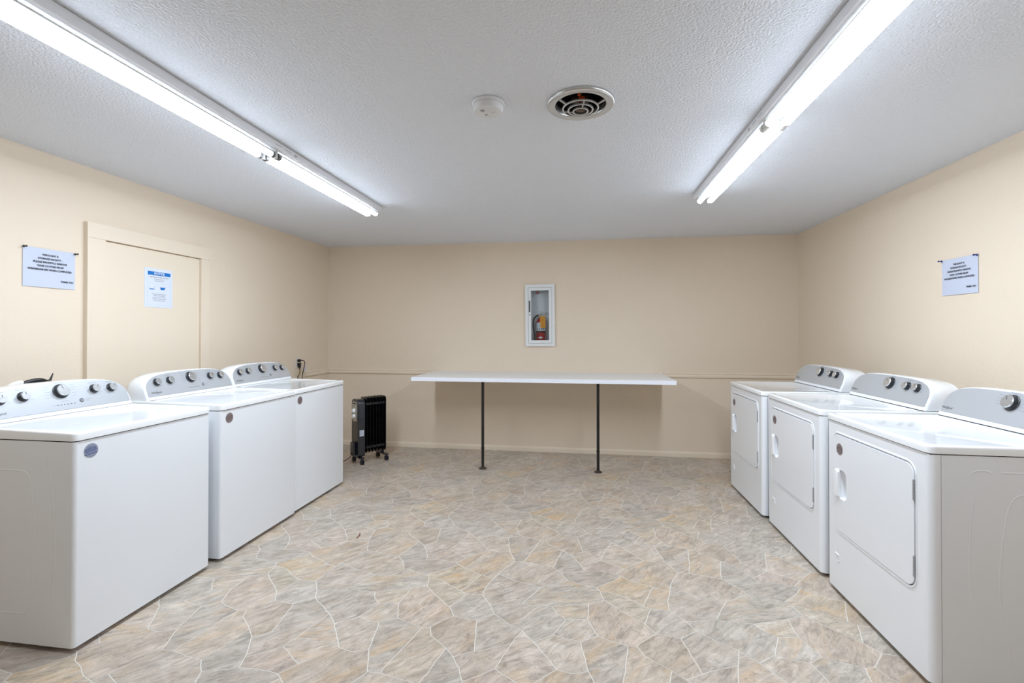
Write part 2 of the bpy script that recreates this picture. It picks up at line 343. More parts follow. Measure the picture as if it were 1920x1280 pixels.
def build_floor():
    bm = B(); ct = bm.loops.layers.float_color.new('tint')
    info = []
    for a in range(-9, 9):
        for b in range(-3, 6):
            for fi, f in enumerate(FF):
                pts = [(FV[c][0] + (i + a) * FU[0] + (j + b) * FVV[0], FV[c][1] + (i + a) * FU[1] + (j + b) * FVV[1]) for c, i, j in f]
                cx = sum(p[0] for p in pts) / len(pts); cy = sum(p[1] for p in pts) / len(pts)
                if not (XL - .4 < cx < XR + .4 and YR - .4 < cy < YB + .4): continue
                q = []
                for k, p in enumerate(pts):
                    p2 = pts[(k + 1) % len(pts)]; d = math.dist(p, p2); n = max(1, int(d / 0.035))
                    for s in range(n):
                        t = s / n; x = p[0] + (p2[0] - p[0]) * t; y = p[1] + (p2[1] - p[1]) * t
                        # wobble follows the printed repeat
                        w = wob(x - a * FU[0] - b * FVV[0], y - a * FU[1] - b * FVV[1]) if False else wob(x, y)
                        q.append((x + w[0], y + w[1]))
                A = sum(q[k][0] * q[(k + 1) % len(q)][1] - q[(k + 1) % len(q)][0] * q[k][1] for k in range(len(q)))
                if A < 0: q.reverse()
                gw = 0.0018; ins = []
                for k in range(len(q)):
                    p0, p1, p2 = Vector(q[k - 1]), Vector(q[k]), Vector(q[(k + 1) % len(q)])
                    e1 = (p1 - p0).normalized(); e2 = (p2 - p1).normalized()
                    n1 = Vector((-e1.y, e1.x)); n2 = Vector((-e2.y, e2.x)); mt = (n1 + n2)
                    if mt.length < 1e-3: mt = n1
                    mt.normalize(); sc = gw / max(0.45, mt.dot(n1))
                    ins.append(p1 + mt * sc)
                vs = [bm.verts.new((p.x, p.y, 0.0006)) for p in ins]
                fc = bm.faces.new(vs); fc.material_index = 1
                rs = random.Random(fi * 77 + 5)
                info.append((fc, fi, rs.uniform(-0.5, 1.0) + (1.2 if fi in (5, 14) else 0)))
    xs = [i[0] for i in info]
    for fc, fi, ang in info:
        t = tints[fi]
        for l in fc.loops: l[ct] = (lin(t[0]), lin(t[1]), lin(t[2]), 1)
    # clip to the room
    for co, no in (((XL, 0, 0), (-1, 0, 0)), ((XR, 0, 0), (1, 0, 0)), ((0, YR, 0), (0, -1, 0)), ((0, YB, 0), (0, 1, 0))):
        bmesh.ops.bisect_plane(bm, geom=bm.verts[:] + bm.edges[:] + bm.faces[:], plane_co=co, plane_no=no, clear_outer=True)
    bx(bm, XL, XR, YR, YB, -0.05, 0.0)
    bm.faces.index_update()
    # per-face info after clipping is recovered from the tint, so write grain from tint index
    key = {tuple(round(lin(c), 4) for c in t[:3]): i for i, t in enumerate(tints)}
    vals = []
    for fc in bm.faces:
        if fc.material_index == 0:
            vals += [(0, 0, 0)] * len(fc.loops); continue
        c = fc.loops[0][ct]; i = key.get((round(c[0], 4), round(c[1], 4), round(c[2], 4)), 0)
        ang = random.Random(i * 77 + 5).uniform(-1.1, -0.3) - (0.2 if i in (5, 14) else 0)
        vals += [(ang, tints[i][3], i * 3.7)] * len(fc.loops)
    me = bpy.data.meshes.new('floor'); bm.to_mesh(me); bm.free()
    at = me.attributes.new('grain', 'FLOAT_VECTOR', 'CORNER')
    at.data.foreach_set('vector', [c for v in vals for c in v])
    me.materials.append(M['grout']); me.materials.append(M['stone'])
    o = bpy.data.objects.new('floor', me); C.objects.link(o); o['kind'] = 'structure'
build_floor()

# ------------------------------------------------------------------ walls, ceiling, trims
T = 0.12
struct('wall_left', bx(B(), XL - T, XL, YR - T, YB + T, 0, H), 'wall')
struct('wall_right', bx(B(), XR, XR + T, YR - T, YB + T, 0, H), 'wall')
struct('wall_front', bx(B(), XL, XR, YR - T, YR, 0, H), 'wall')
CABX, CABZ = -0.474, 1.524       # middle of the extinguisher cabinet
CT = -0.009                       # its slight tilt
def tl(u, v): return (CABX + u * math.cos(CT) + v * math.sin(CT), CABZ - u * math.sin(CT) + v * math.cos(CT))
hole = [tl(*p) for p in rr(-.135, .135, -.315, .315, .004, 2)]
struct('wall_back', plate(B(), [(XL, 0), (XR, 0), (XR, H), (XL, H)], [hole], lambda u, v, s: (u, YB + T * s, v)), 'wall', sharp=20)
VX, VY = -0.01, 2.135            # ceiling vent
struct('ceiling', plate(B(), [(XL - T, YR - T), (XR + T, YR - T), (XR + T, YB + T), (XL - T, YB + T)], [circ(0.114, 40, VX, VY)], lambda u, v, s: (u, v, H + .1 * s)), 'ceiling', sharp=20)
def profile_run(name, prof, p0, p1, nrm, m='trim'):
    """profile (out, z) swept from p0 to p1"""
    bm = B(); rings = [[(p[0] + nrm[0] * o, p[1] + nrm[1] * o, z) for o, z in prof] for p in (p0, p1)]
    loft(bm, rings); return struct(name, bm, m, sharp=25)
basep = [(0, 0), (.013, 0), (.013, .042), (.010, .05), (.006, .056), (0, .058)]
profile_run('baseboard_back', basep, (XL, YB), (XR, YB), (0, -1))
profile_run('baseboard_left', basep, (XL, YR), (XL, YB - .013), (1, 0))
profile_run('baseboard_right', basep, (XR, YR), (XR, YB - .013), (-1, 0))
railp = [(0, .843), (.006, .845), (.016, .852), (.018, .868), (.010, .878), (.010, .885), (.014, .891), (.008, .899), (0, .902)]
profile_run('trim_1', railp, (XL, YB), (-1.70, YB), (0, -1))
profile_run('trim_2', railp, (.852, YB), (XR, YB), (0, -1))
profile_run('trim_3', railp, (XL, 4.80), (XL, YB - .018), (1, 0))
profile_run('trim_4', railp, (XR, 4.80), (XR, YB - .018), (-1, 0))
# door with flat casing on the left wall
dr = struct('door_1', bx(B(), XL, XL + .008, 2.605, 3.368, .012, 1.912), 'trim', bev=.001)
bm = B(); bx(bm, XL, XL + .028, 2.49, 2.603, 0, 1.917); bx(bm, XL, XL + .026, 3.370, 3.462, 0, 1.917); bx(bm, XL, XL + .028, 2.49, 3.462, 1.9175, 2.012)
struct('door_casing', bm, 'trim', bev=.0015, parent=dr)

# ------------------------------------------------------------------ appliances (local: front faces -y, x across, origin at floor in the middle of the front)
def sticker(parent, x, z, r, m='sticker'):
    mx = Matrix.Translation((x, 0, z)) @ Matrix.Rotation(PI / 2, 4, 'X')
    bm = lathe(B(), [(r, -.0002), (r, .0008)], 32, mx)
    s = obj('round_sticker', bm, m, parent)
    ink = B(); mi = mx @ Matrix.Translation((0, 0, .001)) @ Matrix.Rotation(.1, 4, 'Z')
    for k, (w, y, h) in enumerate(((.5, .52, .1), (.8, .3, .13), (.9, .06, .13), (.75, -.17, .1), (.95, -.5, .13))):
        n = 3 + k % 3; x0 = -w * r
        for j in range(n):
            bar(ink, x0 + 2 * w * r * j / n, x0 + 2 * w * r * (j + .82) / n, (y - h / 2) * r * .9, (y + h / 2) * r * .9, mi)
    obj('sticker_print', ink, 'stickink', s, flat=True)
    return s
def sup(a, b, n, z0=0.0, sc=1.0, N=44):
    out = [(a, z0), ]
    for i in range(N + 1):
        t = PI * i / N; c, s = math.cos(t), math.sin(t)
        out.append((a * math.copysign(abs(c) ** (2 / n), c), z0 + b * abs(s) ** (2 / n)))
    out.append((-a, z0))
    # de-duplicate
    r = []
    for p in out:
        if not r or math.dist(p, r[-1]) > 5e-4: r.append(p)
    return r
LEAN = 0.4
FA = math.atan(LEAN)
def console(parent, a, b, n, y0, z0, zfull, knobs, logo_x, washer):
    F = lambda x, z, off=0.0: (x, y0 + LEAN * z - off * math.cos(FA), z0 + z + off * math.sin(FA))
    o0 = sup(a, b, n)
    bm = B()
    def ring(s, y, yl, dz=0, off=0): return [(x * s, y + yl * z - off, z0 + z * s + dz) for x, z in o0]
    rings = [ring(.985, y0 + .001, LEAN, 0), ring(1.0, y0 + .010, LEAN), ring(1.0, y0 + .05, LEAN * .9), ring(.992, .60, LEAN * .5), ring(.965, .645, LEAN * .25), ring(.92, zfull, .1)]
    loft(bm, rings); body = obj('console', bm, 'white', parent, bev=.004, seg=3)
    # silver fascia
    fas = [(x * .963, .021 + z * (1 - .165)) for x, z in sup(a, b, n)]
    bm = B(); loft(bm, [[F(x, z, .0002) for x, z in fas], [F(x, z, .0016) for x, z in fas]])
    fa = obj('fascia', bm, 'silver', body, bev=0, sharp=30)
    fm = Matrix.Translation((0, y0, z0)) @ Matrix(((1, 0, 0, 0), (0, math.sin(FA), -math.cos(FA), 0), (0, math.cos(FA), math.sin(FA), 0), (0, 0, 0, 1)))
    # fm maps (x, up along face, outward)
    L = lambda x, z, off: fm @ Matrix.Translation((x, z / math.cos(FA), off))
    for x, z, r in knobs:
        k = B(); lathe(k, [(r * 1.12, .001), (r * 1.12, .004), (r * .98, .006), (r * .95, .020)], 36, L(x, z, 0))
        kb = obj('knob', k, 'knobbase', parent, sharp=30)
        c = B(); lathe(c, [(r * .9, .0195), (r * .9, .0235), (r * .84, .0255)], 36, L(x, z, 0)); cp = obj('knob_cap', c, 'knob', kb, sharp=30)
        p = B(); ang = .45 if x > .1 else (-.3 if abs(x) < .05 else 0)
        bar(p, -.0009, .0009, r * .2, r * .8, L(x, z, .0262) @ Matrix.Rotation(-ang, 4, 'Z')); obj('knob_pointer', p, 'logo', kb, flat=True)
    # printing
    pr = B(); rs = random.Random(5)
    def word(x, z, w, h=.0022):
        u = x
        while u < x + w:
            l = rs.uniform(.005, .009); l = min(l, x + w - u); bar(pr, u, u + l, z - h / 2, z + h / 2, L(0, 0, .0019) @ Matrix.Translation((0, 0, 0))); u += l + .002
    K = 1 / math.cos(FA)
    for x, z, r in knobs:
        big = r > .027
        word(x - .022, (z + r + .011) * K, .044)
        if big:
            for i in range(5):
                zz = (z + .028 - .0135 * i) * K
                if washer or i < 4: word(x - r - .042, zz, .024, .0016)
                word(x + r + .018, zz, .026 if i % 2 else .02, .0016)
            if not washer:
                for i in range(16):
                    t = 2 * PI * i / 16 + .2
                    bar(pr, -.0007, .0007, r + .007, r + .011, L(x, z, .0019) @ Matrix.Rotation(t, 4, 'Z'))
        else:
            word(x - r - .018, (z + .012) * K, .012, .0015); word(x - r - .018, (z - .006) * K, .012, .0015); word(x + r + .006, (z - .018) * K, .012, .0015)
    if washer:
        word(-.054, .046 * K, .015, .0015); word(.105, .060 * K, .03, .0016); word(.105, .052 * K, .02, .0014)
        word(-.008, .062 * K, .034, .0018)
    obj('control_printing', pr, 'print', body, flat=True)
    lg = B(); lm = L(logo_x, .042, .002)
    text_into(lg, 'Whirlpool', .0168, lm, 'CENTER', 1.0, .006)
    sw = [(.008 * math.cos(t) + .003, .0100 * math.sin(t) - .001) for t in [PI * (.15 + 1.75 * i / 20) for i in range(21)]]
    for p, q in zip(sw, sw[1:]):
        vs = [lg.verts.new(lm @ Vector(c)) for c in ((p[0], p[1], 0), (q[0], q[1], 0), (q[0] * .9, q[1] * .9, 0), (p[0] * .9, p[1] * .9, 0))]
        lg.faces.new(vs)
    obj('logo', lg, 'logo', body, flat=True)
    if washer:
        d = B()
        for i in range(6): bx(d, -.003, .003, -.0014, .0014, .0015, .0028, L(-.032 + .0158 * i, .046, 0))
        obj('indicator_lights', d, 'logo', body, flat=True)
        bt = B(); lathe(bt, [(.0105, .001), (.0105, .004), (.0088, .0052)], 28, L(.085, .056, 0)); bo = obj('start_button', bt, 'navybtn', parent)
        s = B(); text_into(s, 'START', .0058, L(.085, .058, .0055)); text_into(s, 'PAUSE', .0048, L(.085, .0515, .0055)); obj('button_print', s, 'plastic', bo, flat=True)
    return body
def rib(bm, pts, r, sq=.35):
    """low raised rib on the side panels: pts on x = const"""
    tube(bm, spline(pts, 6), .009, 20)
def top_slab(parent, name, hw, depth, z0, ztop, rise, rad, inset, rec, m='top', yin=.47):
    bm = B()
    zt = lambda y: ztop + rise * max(0, y)
    N = 5
    A = rr(-hw, hw, -.004, depth, (rad, rad, .01, .01), N)
    I1 = rr(-hw + inset, hw - inset, inset * .85, yin, (.035, .035, .02, .02), N)
    I2 = rr(-hw + inset + .006, hw - inset - .006, inset * .85 + .006, yin - .006, (.032, .032, .018, .018), N)
    A2 = rr(-hw + .004, hw - .004, 0, depth - .004, (rad, rad, .01, .01), N)
    A3 = rr(-hw + .0012, hw - .0012, -.0028, depth - .0012, (rad, rad, .01, .01), N)
    loft(bm, [[(x, y, z0) for x, y in A], [(x, y, zt(y) - .007) for x, y in A], [(x, y, zt(y) - .002) for x, y in A3], [(x, y, zt(y)) for x, y in A2],
              [(x, y, zt(y)) for x, y in I1], [(x, y, zt(y) - rec) for x, y in I2]])
    return obj(name, bm, m, parent, sharp=50)
def feet(parent, hw, d):
    for sx in (-1, 1):
        for y in (.06, d - .06):
            obj('leveling_foot', lathe(B(), [(.02, 0), (.02, .010), (.008, .014), (.008, .03)], 16, Matrix.Translation((sx * (hw - .05), y, .0006))), 'blacktube', parent)
WW, WD = .7272, .68
DW, DD = .7592, .72
def washer():
    t = empty('washing_machine', '', 'washing machine')
    hw = WW / 2
    bm = B(); o = rr(-hw, hw, 0, WD, (.016, .016, .006, .006), 6)
    loft(bm, [[(x, y, .022) for x, y in o], [(x, y, .874) for x, y in o]])
    for s in (-1, 1):
        e = .0006
        X = s * (hw - .0082)
        rib(bm, [(X, .132, .81), (X, .108, .66), (X, .098, .52), (X, .094, .40), (X, .106, .24), (X, .136, .068)], .0042)
        rib(bm, [(X, .60, .748), (X, .40, .748), (X, .262, .745), (X, .222, .72), (X, .205, .62), (X, .197, .5), (X, .205, .31), (X, .225, .18), (X, .262, .148), (X, .42, .146), (X, .60, .146)], .004)
    obj('cabinet', bm, 'panel', t, sharp=40)
    obj('seam', loft(B(), [[(x * .993, .004 + y * .99, .873) for x, y in o], [(x * .993, .004 + y * .99, .8795) for x, y in o]]), 'darkgap', t)
    top_slab(t, 'lid', hw + .001, WD - .01, .8785, .911, .020, .022, .035, .004)
    console(t, .355, .161, 3.6, .49, .9205, WD - .012, [(-.260, .103, .0215), (-.166, .106, .0215), (0, .112, .033), (.164, .106, .0215), (.256, .103, .0215)], -.282, True)
    # dark strip standing in for the thin shadow under the console
    obj('console_shadow_strip', bx(B(), -.345, .345, .492, .52, .9165, .9225), 'darkgap', t)
    sticker(t, -hw + .068, .826, .030)
    feet(t, hw, WD)
    return t
def dryer():
    t = empty('clothes_dryer', '', 'dryer')
    hw = DW / 2
    do = rr(-.305, .300, .328, .818, (.05, .05, .05, .04), 8)
    # front panel: shell with a door opening
    bm = B(); n = 6
    outl = rr(-hw, hw, .022, .8745, .003, 2)
    rc = .026
    plate(bm, [(-hw + rc, .022), (hw - rc, .022), (hw - rc, .8745), (-hw + rc, .8745)], [do], lambda u, v, s: (u, .0 + .03 * s, v))
    for s in (-1, 1):
        pr = [(s * (hw - rc + rc * math.sin(k / n * PI / 2)), rc - rc * math.cos(k / n * PI / 2)) for k in range(n + 1)] + [(s * hw, .036), (s * (hw - rc), .036)]
        loft(bm, [[(x, y, .022) for x, y in pr], [(x, y, .8745) for x, y in pr]])
    # raised lip round the door opening
    tube(bm, [(x * 1.0, .0012, z) for x, z in rr(-.311, .306, .322, .824, (.054, .054, .054, .044), 10)], .0042, 8, True)
    # raised square mark at the lower corner
    tube(bm, [(-.296, -.0002, .205), (-.262, -.0002, .204), (-.259, -.0002, .175), (-.272, -.0002, .171)], .0042, 6)
    bmesh.ops.recalc_face_normals(bm, faces=bm.faces)
    obj('front_panel', bm, 'white', t, sharp=40)
    bm = B(); bx(bm, -hw + .001, hw - .001, .0385, DD, .022, .8745)
    for s in (-1, 1):
        X = s * (hw - .0092)
        rib(bm, [(X, .138, .810), (X, .150, .818), (X, .172, .821), (X, .19, .820), (X, .204, .812)], .0032)
        rib(bm, [(X, .235, .816), (X, .40, .816), (X, .60, .816)], .0045)
        rib(bm, [(X, .146, .72), (X, .135, .62), (X, .13, .5), (X, .133, .38), (X, .145, .26), (X, .165, .14)], .0042)
        rib(bm, [(X, .62, .74), (X, .42, .742), (X, .305, .738), (X, .268, .71), (X, .248, .64), (X, .232, .5), (X, .228, .38), (X, .24, .26), (X, .262, .14)], .0045)
    obj('cabinet', bm, 'panel', t, sharp=40)
    bm = B(); bx(bm, -hw + .004, hw - .004, .034, .0405, .024, .8735); bx(bm, -.312, .307, .0295, .036, .32, .83); bx(bm, -hw + .006, hw - .006, .006, DD - .01, .8735, .8792)
    obj('seam', bm, 'darkgap', t)
    top_slab(t, 'top_panel', hw + .001, DD - .01, .8785, .9075, .004, .028, .03, .003, yin=.50)
    # door slab with the hand pocket
    din = rr(-.3015, .2965, .3315, .8145, (.047, .047, .047, .037), 8)
    pk = rr(-.250, -.184, .497, .642, (.008, .032, .032, .008), 6)
    bm = B(); plate(bm, din, [pk], lambda u, v, s: (u, -.004 + .03 * s, v)); door = obj('door', bm, 'white', t, bev=.003, seg=3)
    bm = B(); pr = lambda k, y: [((x + .217) * k - .217, y, (z - .57) * k + .57) for x, z in pk]
    loft(bm, [pr(1.0, -.0005), pr(.98, .012), pr(.9, .022), pr(.7, .0265), pr(.3, .0275)], False, True); obj('hand_pocket', bm, 'white', door, sharp=60)
    bm = B(); hp = [(-.281, .628), (-.270, .641), (-.255, .641), (-.246, .630), (-.246, .510), (-.255, .499), (-.270, .499), (-.281, .512)]
    loft(bm, [[(x, -.002, z) for x, z in hp], [(x * .985 - .004, -.013, z) for x, z in hp], [(-.267 + (x + .267) * .75, -.017, .57 + (z - .57) * .93) for x, z in hp]])
    obj('door_handle', bm, 'plastic', door, bev=.0025, label='white plastic pull grip on the door edge')
    for z0 in (.677, .380):
        bm = B(); tube(bm, [(.298, -.004, z0), (.298, -.004, z0 + .08)], .0038, 12)
        for k in range(6): lathe(bm, [(.0048, 0), (.0048, .0095)], 12, Matrix.Translation((.298, -.004, z0 + .001 + k * .0133)))
        bx(bm, .2925, .303, -.0035, .004, z0, z0 + .08)
        obj('hinge', bm, 'steel', t, label='steel hinge')
    console(t, .368, .162, 4.0, .512, .912, DD - .012, [(.012, .113, .033), (.167, .111, .0225), (.251, .109, .0225)], -.318, False)
    obj('console_shadow_strip', bx(B(), -.358, .358, .514, .54, .9062, .9135), 'darkgap', t)  # dark box in place of the shadow line below the dryer console
    sticker(t, -.245, .744, .029).location = (0, -.004, 0)
    feet(t, hw, DD)
    return t
wm = washer()
for i, (X, Y, lab) in enumerate((
        (-2.0865, 1.687, 'white top-load washer nearest the camera, with a blue-grey round sticker on its front'),
        (-2.075, 2.4800, 'white top-load washer standing in the middle of the row of three along the left wall'),
        (-2.090, 3.2150, 'white top-load washer at the far end of the row, beside the black radiator heater'))):
    o = wm if i == 0 else dup(wm)
    o.location = (X, Y + WW / 2, 0); o.rotation_euler = (0, 0, PI / 2)
    tag(o, lab, 'washing machine', 'white washing machines along the left wall')
    if i == 0: first = o
# the near washer wears a blue sticker
def recolour(root, name, m, sub=None):
    for ch in kids(root):
        if ch.name.split('.')[0] == name:
            ch.data = ch.data.copy(); ch.data.materials[0] = M[m]
            if sub:
                for g in kids(ch): g.data = g.data.copy(); g.data.materials[0] = M[sub]
            return ch
recolour(first, 'round_sticker', 'stickerblue', 'stickinkblue')['label'] = 'blue-grey round sticker'
dm = dryer()
for i, (X, Y, lab) in enumerate((
        (1.2806, 1.9912, 'white front-door dryer nearest the camera at the right edge of the picture'),
        (1.2832, 2.8183, 'white front-door dryer standing in the middle of the row of three along the right wall'),
        (1.2695, 3.6397, 'white front-door dryer at the far end of the row, closest to the back wall'))):
    o = dm if i == 0 else dup(dm)
    o.location = (X, Y + DW / 2, 0); o.rotation_euler = (0, 0, -PI / 2)
    tag(o, lab, 'dryer', 'white dryers along the right wall')

# ------------------------------------------------------------------ folding table / counter on two pipe legs
t = empty('wall_table', 'long white laminate counter on two black pipe legs against the back wall', 'table', (-.42, 4.93, 0))
bm = B(); X0, X1, Y0, Y1 = -1.690 + .42, .846 + .42, 4.535 - 4.93, YB - 4.93
bx(bm, X0, X1, Y0 + .002, Y1, .852, .889); tp = obj('tabletop', bm, 'laminate', t, bev=.001, seg=2)
bm = B(); bx(bm, X0 - .001, X1 + .001, Y0 - .001, Y0 + .0018, .8515, .8892); obj('edge_band', bm, 'edgeband', tp, label='bright white front edge band')
for x, y in ((-.972 + .42, 4.575 - 4.93), (.141 + .42, 4.615 - 4.93)):
    bm = B(); prof = [(.0135, .012)]
    for z in (.2, .6, .75): prof += [(.0135, z - .012), (.0155, z - .011), (.0155, z + .011), (.0135, z + .012)] if z == .2 else [(.0135, z)]
    prof += [(.0135, .8518)]
    lathe(bm, prof, 18, Matrix.Translation((x, y, 0))); lg = obj('leg', bm, 'blackpipe', t)
    bm = B(); lathe(bm, [(.038, .0006), (.038, .005), (.022, .010), (.019, .020), (.0136, .022)], 28, Matrix.Translation((x, y, 0)))
    for k in range(4):
        a = k * PI / 2 + .5; lathe(bm, [(.004, .006), (.004, .0095), (.002, .011)], 8, Matrix.Translation((x + .029 * math.cos(a), y + .029 * math.sin(a), 0)))
    obj('floor_flange', bm, 'rust', lg, label='rusty brown round floor flange')

# ------------------------------------------------------------------ radiator heater
def heater():
    ANG = math.radians(50)
    t = empty('radiator_heater', 'black oil-filled radiator heater on casters beside the farthest washer', 'heater', (-2.298, 4.560, 0), ANG)
    # local: x along the fins, control end at x = 0 facing -x; y across (0.15 deep)
    hd = .078
    z0, z1 = .075, .655
    bm = B(); o = rr(-hd, hd, z0, z1, (.02, .02, .05, .05), 6)
    loft(bm, [[(.0, y, z) for y, z in o], [(.012, y * 1.03, z) for y, z in o], [(.075, y * 1.03, z) for y, z in o]])
    body = obj('control_housing', bm, 'heatbody', t, bev=.004)
    op = rr(-.052, .052, .43, .628, .022, 6)
    bm = B(); loft(bm, [[(-.001, y, z) for y, z in op], [(-.006, y, z) for y, z in op]]); pn = obj('control_panel', bm, 'heatpanel', body, bev=.002, label='champagne grey control panel')
    for z in (.482, .537):
        bm = B(); lathe(bm, [(.023, 0), (.022, .012), (.019, .020)], 24, Matrix.Translation((-.006, 0, z)) @ Matrix.Rotation(-PI / 2, 4, 'Y')); obj('heater_knob', bm, 'plastic', pn, label='white round knob')
    obj('pilot_light', lathe(B(), [(.006, 0), (.005, .003)], 12, Matrix.Translation((-.006, 0, .585)) @ Matrix.Rotation(-PI / 2, 4, 'Y')), 'blacktube', pn)
    obj('vent_slot', bx(B(), -.0072, -.0055, -.04, .04, .606, .617), 'blacktube', pn)
    bm = B(); bx(bm, -.032, .0, -.036, .036, .09, .22); obj('cord_winder', bm, 'heatbody', t, bev=.004)
    bm = B(); bx(bm, .016, .062, -hd * 1.03 - .0015, -hd * 1.03 + .001, .285, .345); lb = obj('rating_label', bm, 'paper', body, label='small white rating label')
    ik = B(); mi = Matrix(((1, 0, 0, .018), (0, 0, -1, -hd * 1.03 - .0018), (0, 1, 0, .29), (0, 0, 0, 1)))
    for k in range(6): bar(ik, 0, .04 if k % 2 else .032, .004 + k * .0085, .0065 + k * .0085, mi)
    obj('label_print', ik, 'print', lb, flat=True)
    for i in range(7):
        x = .098 + i * .0345
        o = rr(-hd, hd, .10, .668, (.03, .03, .03, .03), 5); oi = rr(-hd + .012, hd - .012, .112, .656, (.02,) * 4, 5)
        bm = B(); loft(bm, [[(x - .0006, y, z) for y, z in o], [(x - .006, y, z) for y, z in oi]], False, True); loft(bm, [[(x - .0006, y, z) for y, z in o], [(x + .0006, y, z) for y, z in o], [(x + .006, y, z) for y, z in oi]], False, True)
        for z in (.16, .60) if i < 6 else ():
            lathe(bm, [(.017, -.017), (.019, -.008), (.019, .008), (.017, .017)], 16, Matrix.Translation((x + .008, -.054, z)) @ Matrix.Rotation(PI / 2, 4, 'Y'))
        obj('radiator_fin', bm, 'heatblack', t, sharp=50)
    for x in (.035, .30):
        bm = B(); bx(bm, x - .022, x + .022, -.105, .105, .058, .07); bx(bm, x - .012, x + .012, -.02, .02, .068, .14); ax = obj('caster_bar', bm, 'caster', t, bev=.003)
        for s in (-1, 1):
            bm = B()
            for q in (-1, 1): lathe(bm, [(.020, -.006), (.0245, -.004), (.0245, .004), (.020, .006)], 20, Matrix.Translation((x + q * .010, s * .098, .0251)) @ Matrix.Rotation(PI / 2, 4, 'Y'))
            bx(bm, x - .006, x + .006, s * .098 - .01, s * .098 + .01, .03, .062)
            obj('caster', bm, 'caster', ax)
    # flex trailing off behind the washer
    bm = B(); R = Matrix.Rotation(-ANG, 4, 'Z'); base = Vector((-2.298, 4.560, 0))
    W = lambda x, y, z: R @ (Vector((x, y, z)) - base)
    tube(bm, spline([R.inverted() @ Vector((0, 0, 0)) * 0 + Vector((-.03, 0, .12)), Vector((-.055, .0, .07)), W(-2.44, 4.42, .012), W(-2.6, 4.33, .0046), W(-2.80, 4.28, .0046)]), .0038, 8)
    obj('power_flex', bm, 'blacktube', t)
    return t
heater()

# ------------------------------------------------------------------ wall outlet with two plugs
OY, OZ = 4.695, 1.011
t = empty('wall_outlet', 'cream duplex wall outlet in the left wall beyond the farthest washer', 'outlet', (XL, OY, OZ))
obj('outlet_plate', loft(B(), [[(0, y, z) for y, z in rr(-.036, .036, -.058, .058, .006, 3)], [(.005, y, z) for y, z in rr(-.036, .036, -.058, .058, .006, 3)]]), 'outlet', t, bev=.0015)
for dz in (.022, -.022): obj('socket', loft(B(), [[(.005, y, z) for y, z in rr(-.016, .016, dz - .014, dz + .014, .008, 4)], [(.0065, y, z) for y, z in rr(-.016, .016, dz - .014, dz + .014, .008, 4)]]), 'outlet', t)
def cordset(name, lab, dz, pts, extra):
    t = empty(name, lab, 'power cord', (XL + .0066, OY, OZ + dz))
    if dz > 0: bm = B(); lathe(bm, [(.014, 0), (.016, .012), (.015, .028), (.007, .038)], 16, Matrix.Rotation(PI / 2, 4, 'Y'))
    else: bm = B(); loft(bm, [[(0, y, z) for y, z in ((-.017, .016), (-.004, -.03), (.006, -.03), (.017, .016))][::-1], [(.03, y, z) for y, z in ((-.019, .018), (-.004, -.036), (.006, -.036), (.019, .018))][::-1]])
    obj('plug', bm, 'blacktube', t, bev=.002)
    obj('cord', tube(B(), spline(pts), .0042, 8), 'blacktube', t)
    for e in extra: e(t)
    return t
cordset('power_cord', 'black cord arching out of the upper socket of the wall outlet', .022, [(.030, 0, 0), (.046, .012, .002), (.056, .032, -.012), (.054, .036, -.045), (.050, .026, -.10), (.048, .010, -.15), (.046, .004, -.25), (.046, .004, -.60), (.046, .004, -1.02)],
        [lambda t: obj('cord_tag', bx(B(), .050, .0512, .006, .046, -.135, -.088, Matrix.Rotation(.35, 4, 'X')), 'tagwhite', t, label='pale paper tag on the cord')])
cordset('power_cord', 'black cord with a beige clip hanging from the lower socket of the wall outlet', -.022, [(.018, 0, -.030), (.024, -.004, -.06), (.026, -.018, -.10), (.024, -.040, -.14), (.02, -.055, -.25), (.02, -.055, -.6), (.02, -.055, -.97)],
        [lambda t: obj('cord_clip', tube(B(), [(.04, -.028 + .018 * math.cos(a), -.085 + .022 * math.sin(a)) for a in [2 * PI * i / 16 for i in range(16)]], .0045, 8, True), 'clip', t, label='beige cord clip')])
# small water supply plate behind the far washer
t = empty('water_outlet_plate', 'small cream plate peeking over the console of the farthest washer', 'wall plate', (XL, 3.975, 1.035))
obj('plate', loft(B(), [[(0, y, z) for y, z in rr(-.05, .05, -.05, .032, .004, 3)], [(.006, y, z) for y, z in rr(-.05, .05, -.05, .032, .004, 3)]]), 'outlet', t, bev=.0015)
# hose bundle hanging behind the near washer
t = empty('washer_hose', 'black coiled hose and white pipe showing over the back of the nearest washer', 'hose', (XL, 2.105, -.0))
bm = B(); tube(bm, spline([(.10, -.25, .0125), (.12, -.16, .5), (.15, -.09, .93), (.17, -.075, 1.045), (.18, -.045, 1.072), (.18, .01, 1.080), (.17, .055, 1.066), (.15, .08, 1.048), (.12, .09, .9), (.10, .10, .5), (.09, .12, .0125)], 10), .0115, 10)
hz = obj('hose', bm, 'blacktube', t)
obj('strap_tail', tube(B(), [(.172, .05, 1.066), (.174, .072, 1.076), (.176, .083, 1.110)], [.010, .006, .0022], 8), 'blacktube', t)
obj('white_pipe', tube(B(), spline([(.14, -.30, .6), (.15, -.17, 1.00), (.17, -.115, 1.055), (.18, -.08, 1.074), (.17, -.055, 1.062), (.15, -.03, 1.0), (.1, -.01, .62)], 8), .012, 12), 'plastic', t, label='white plastic pipe')

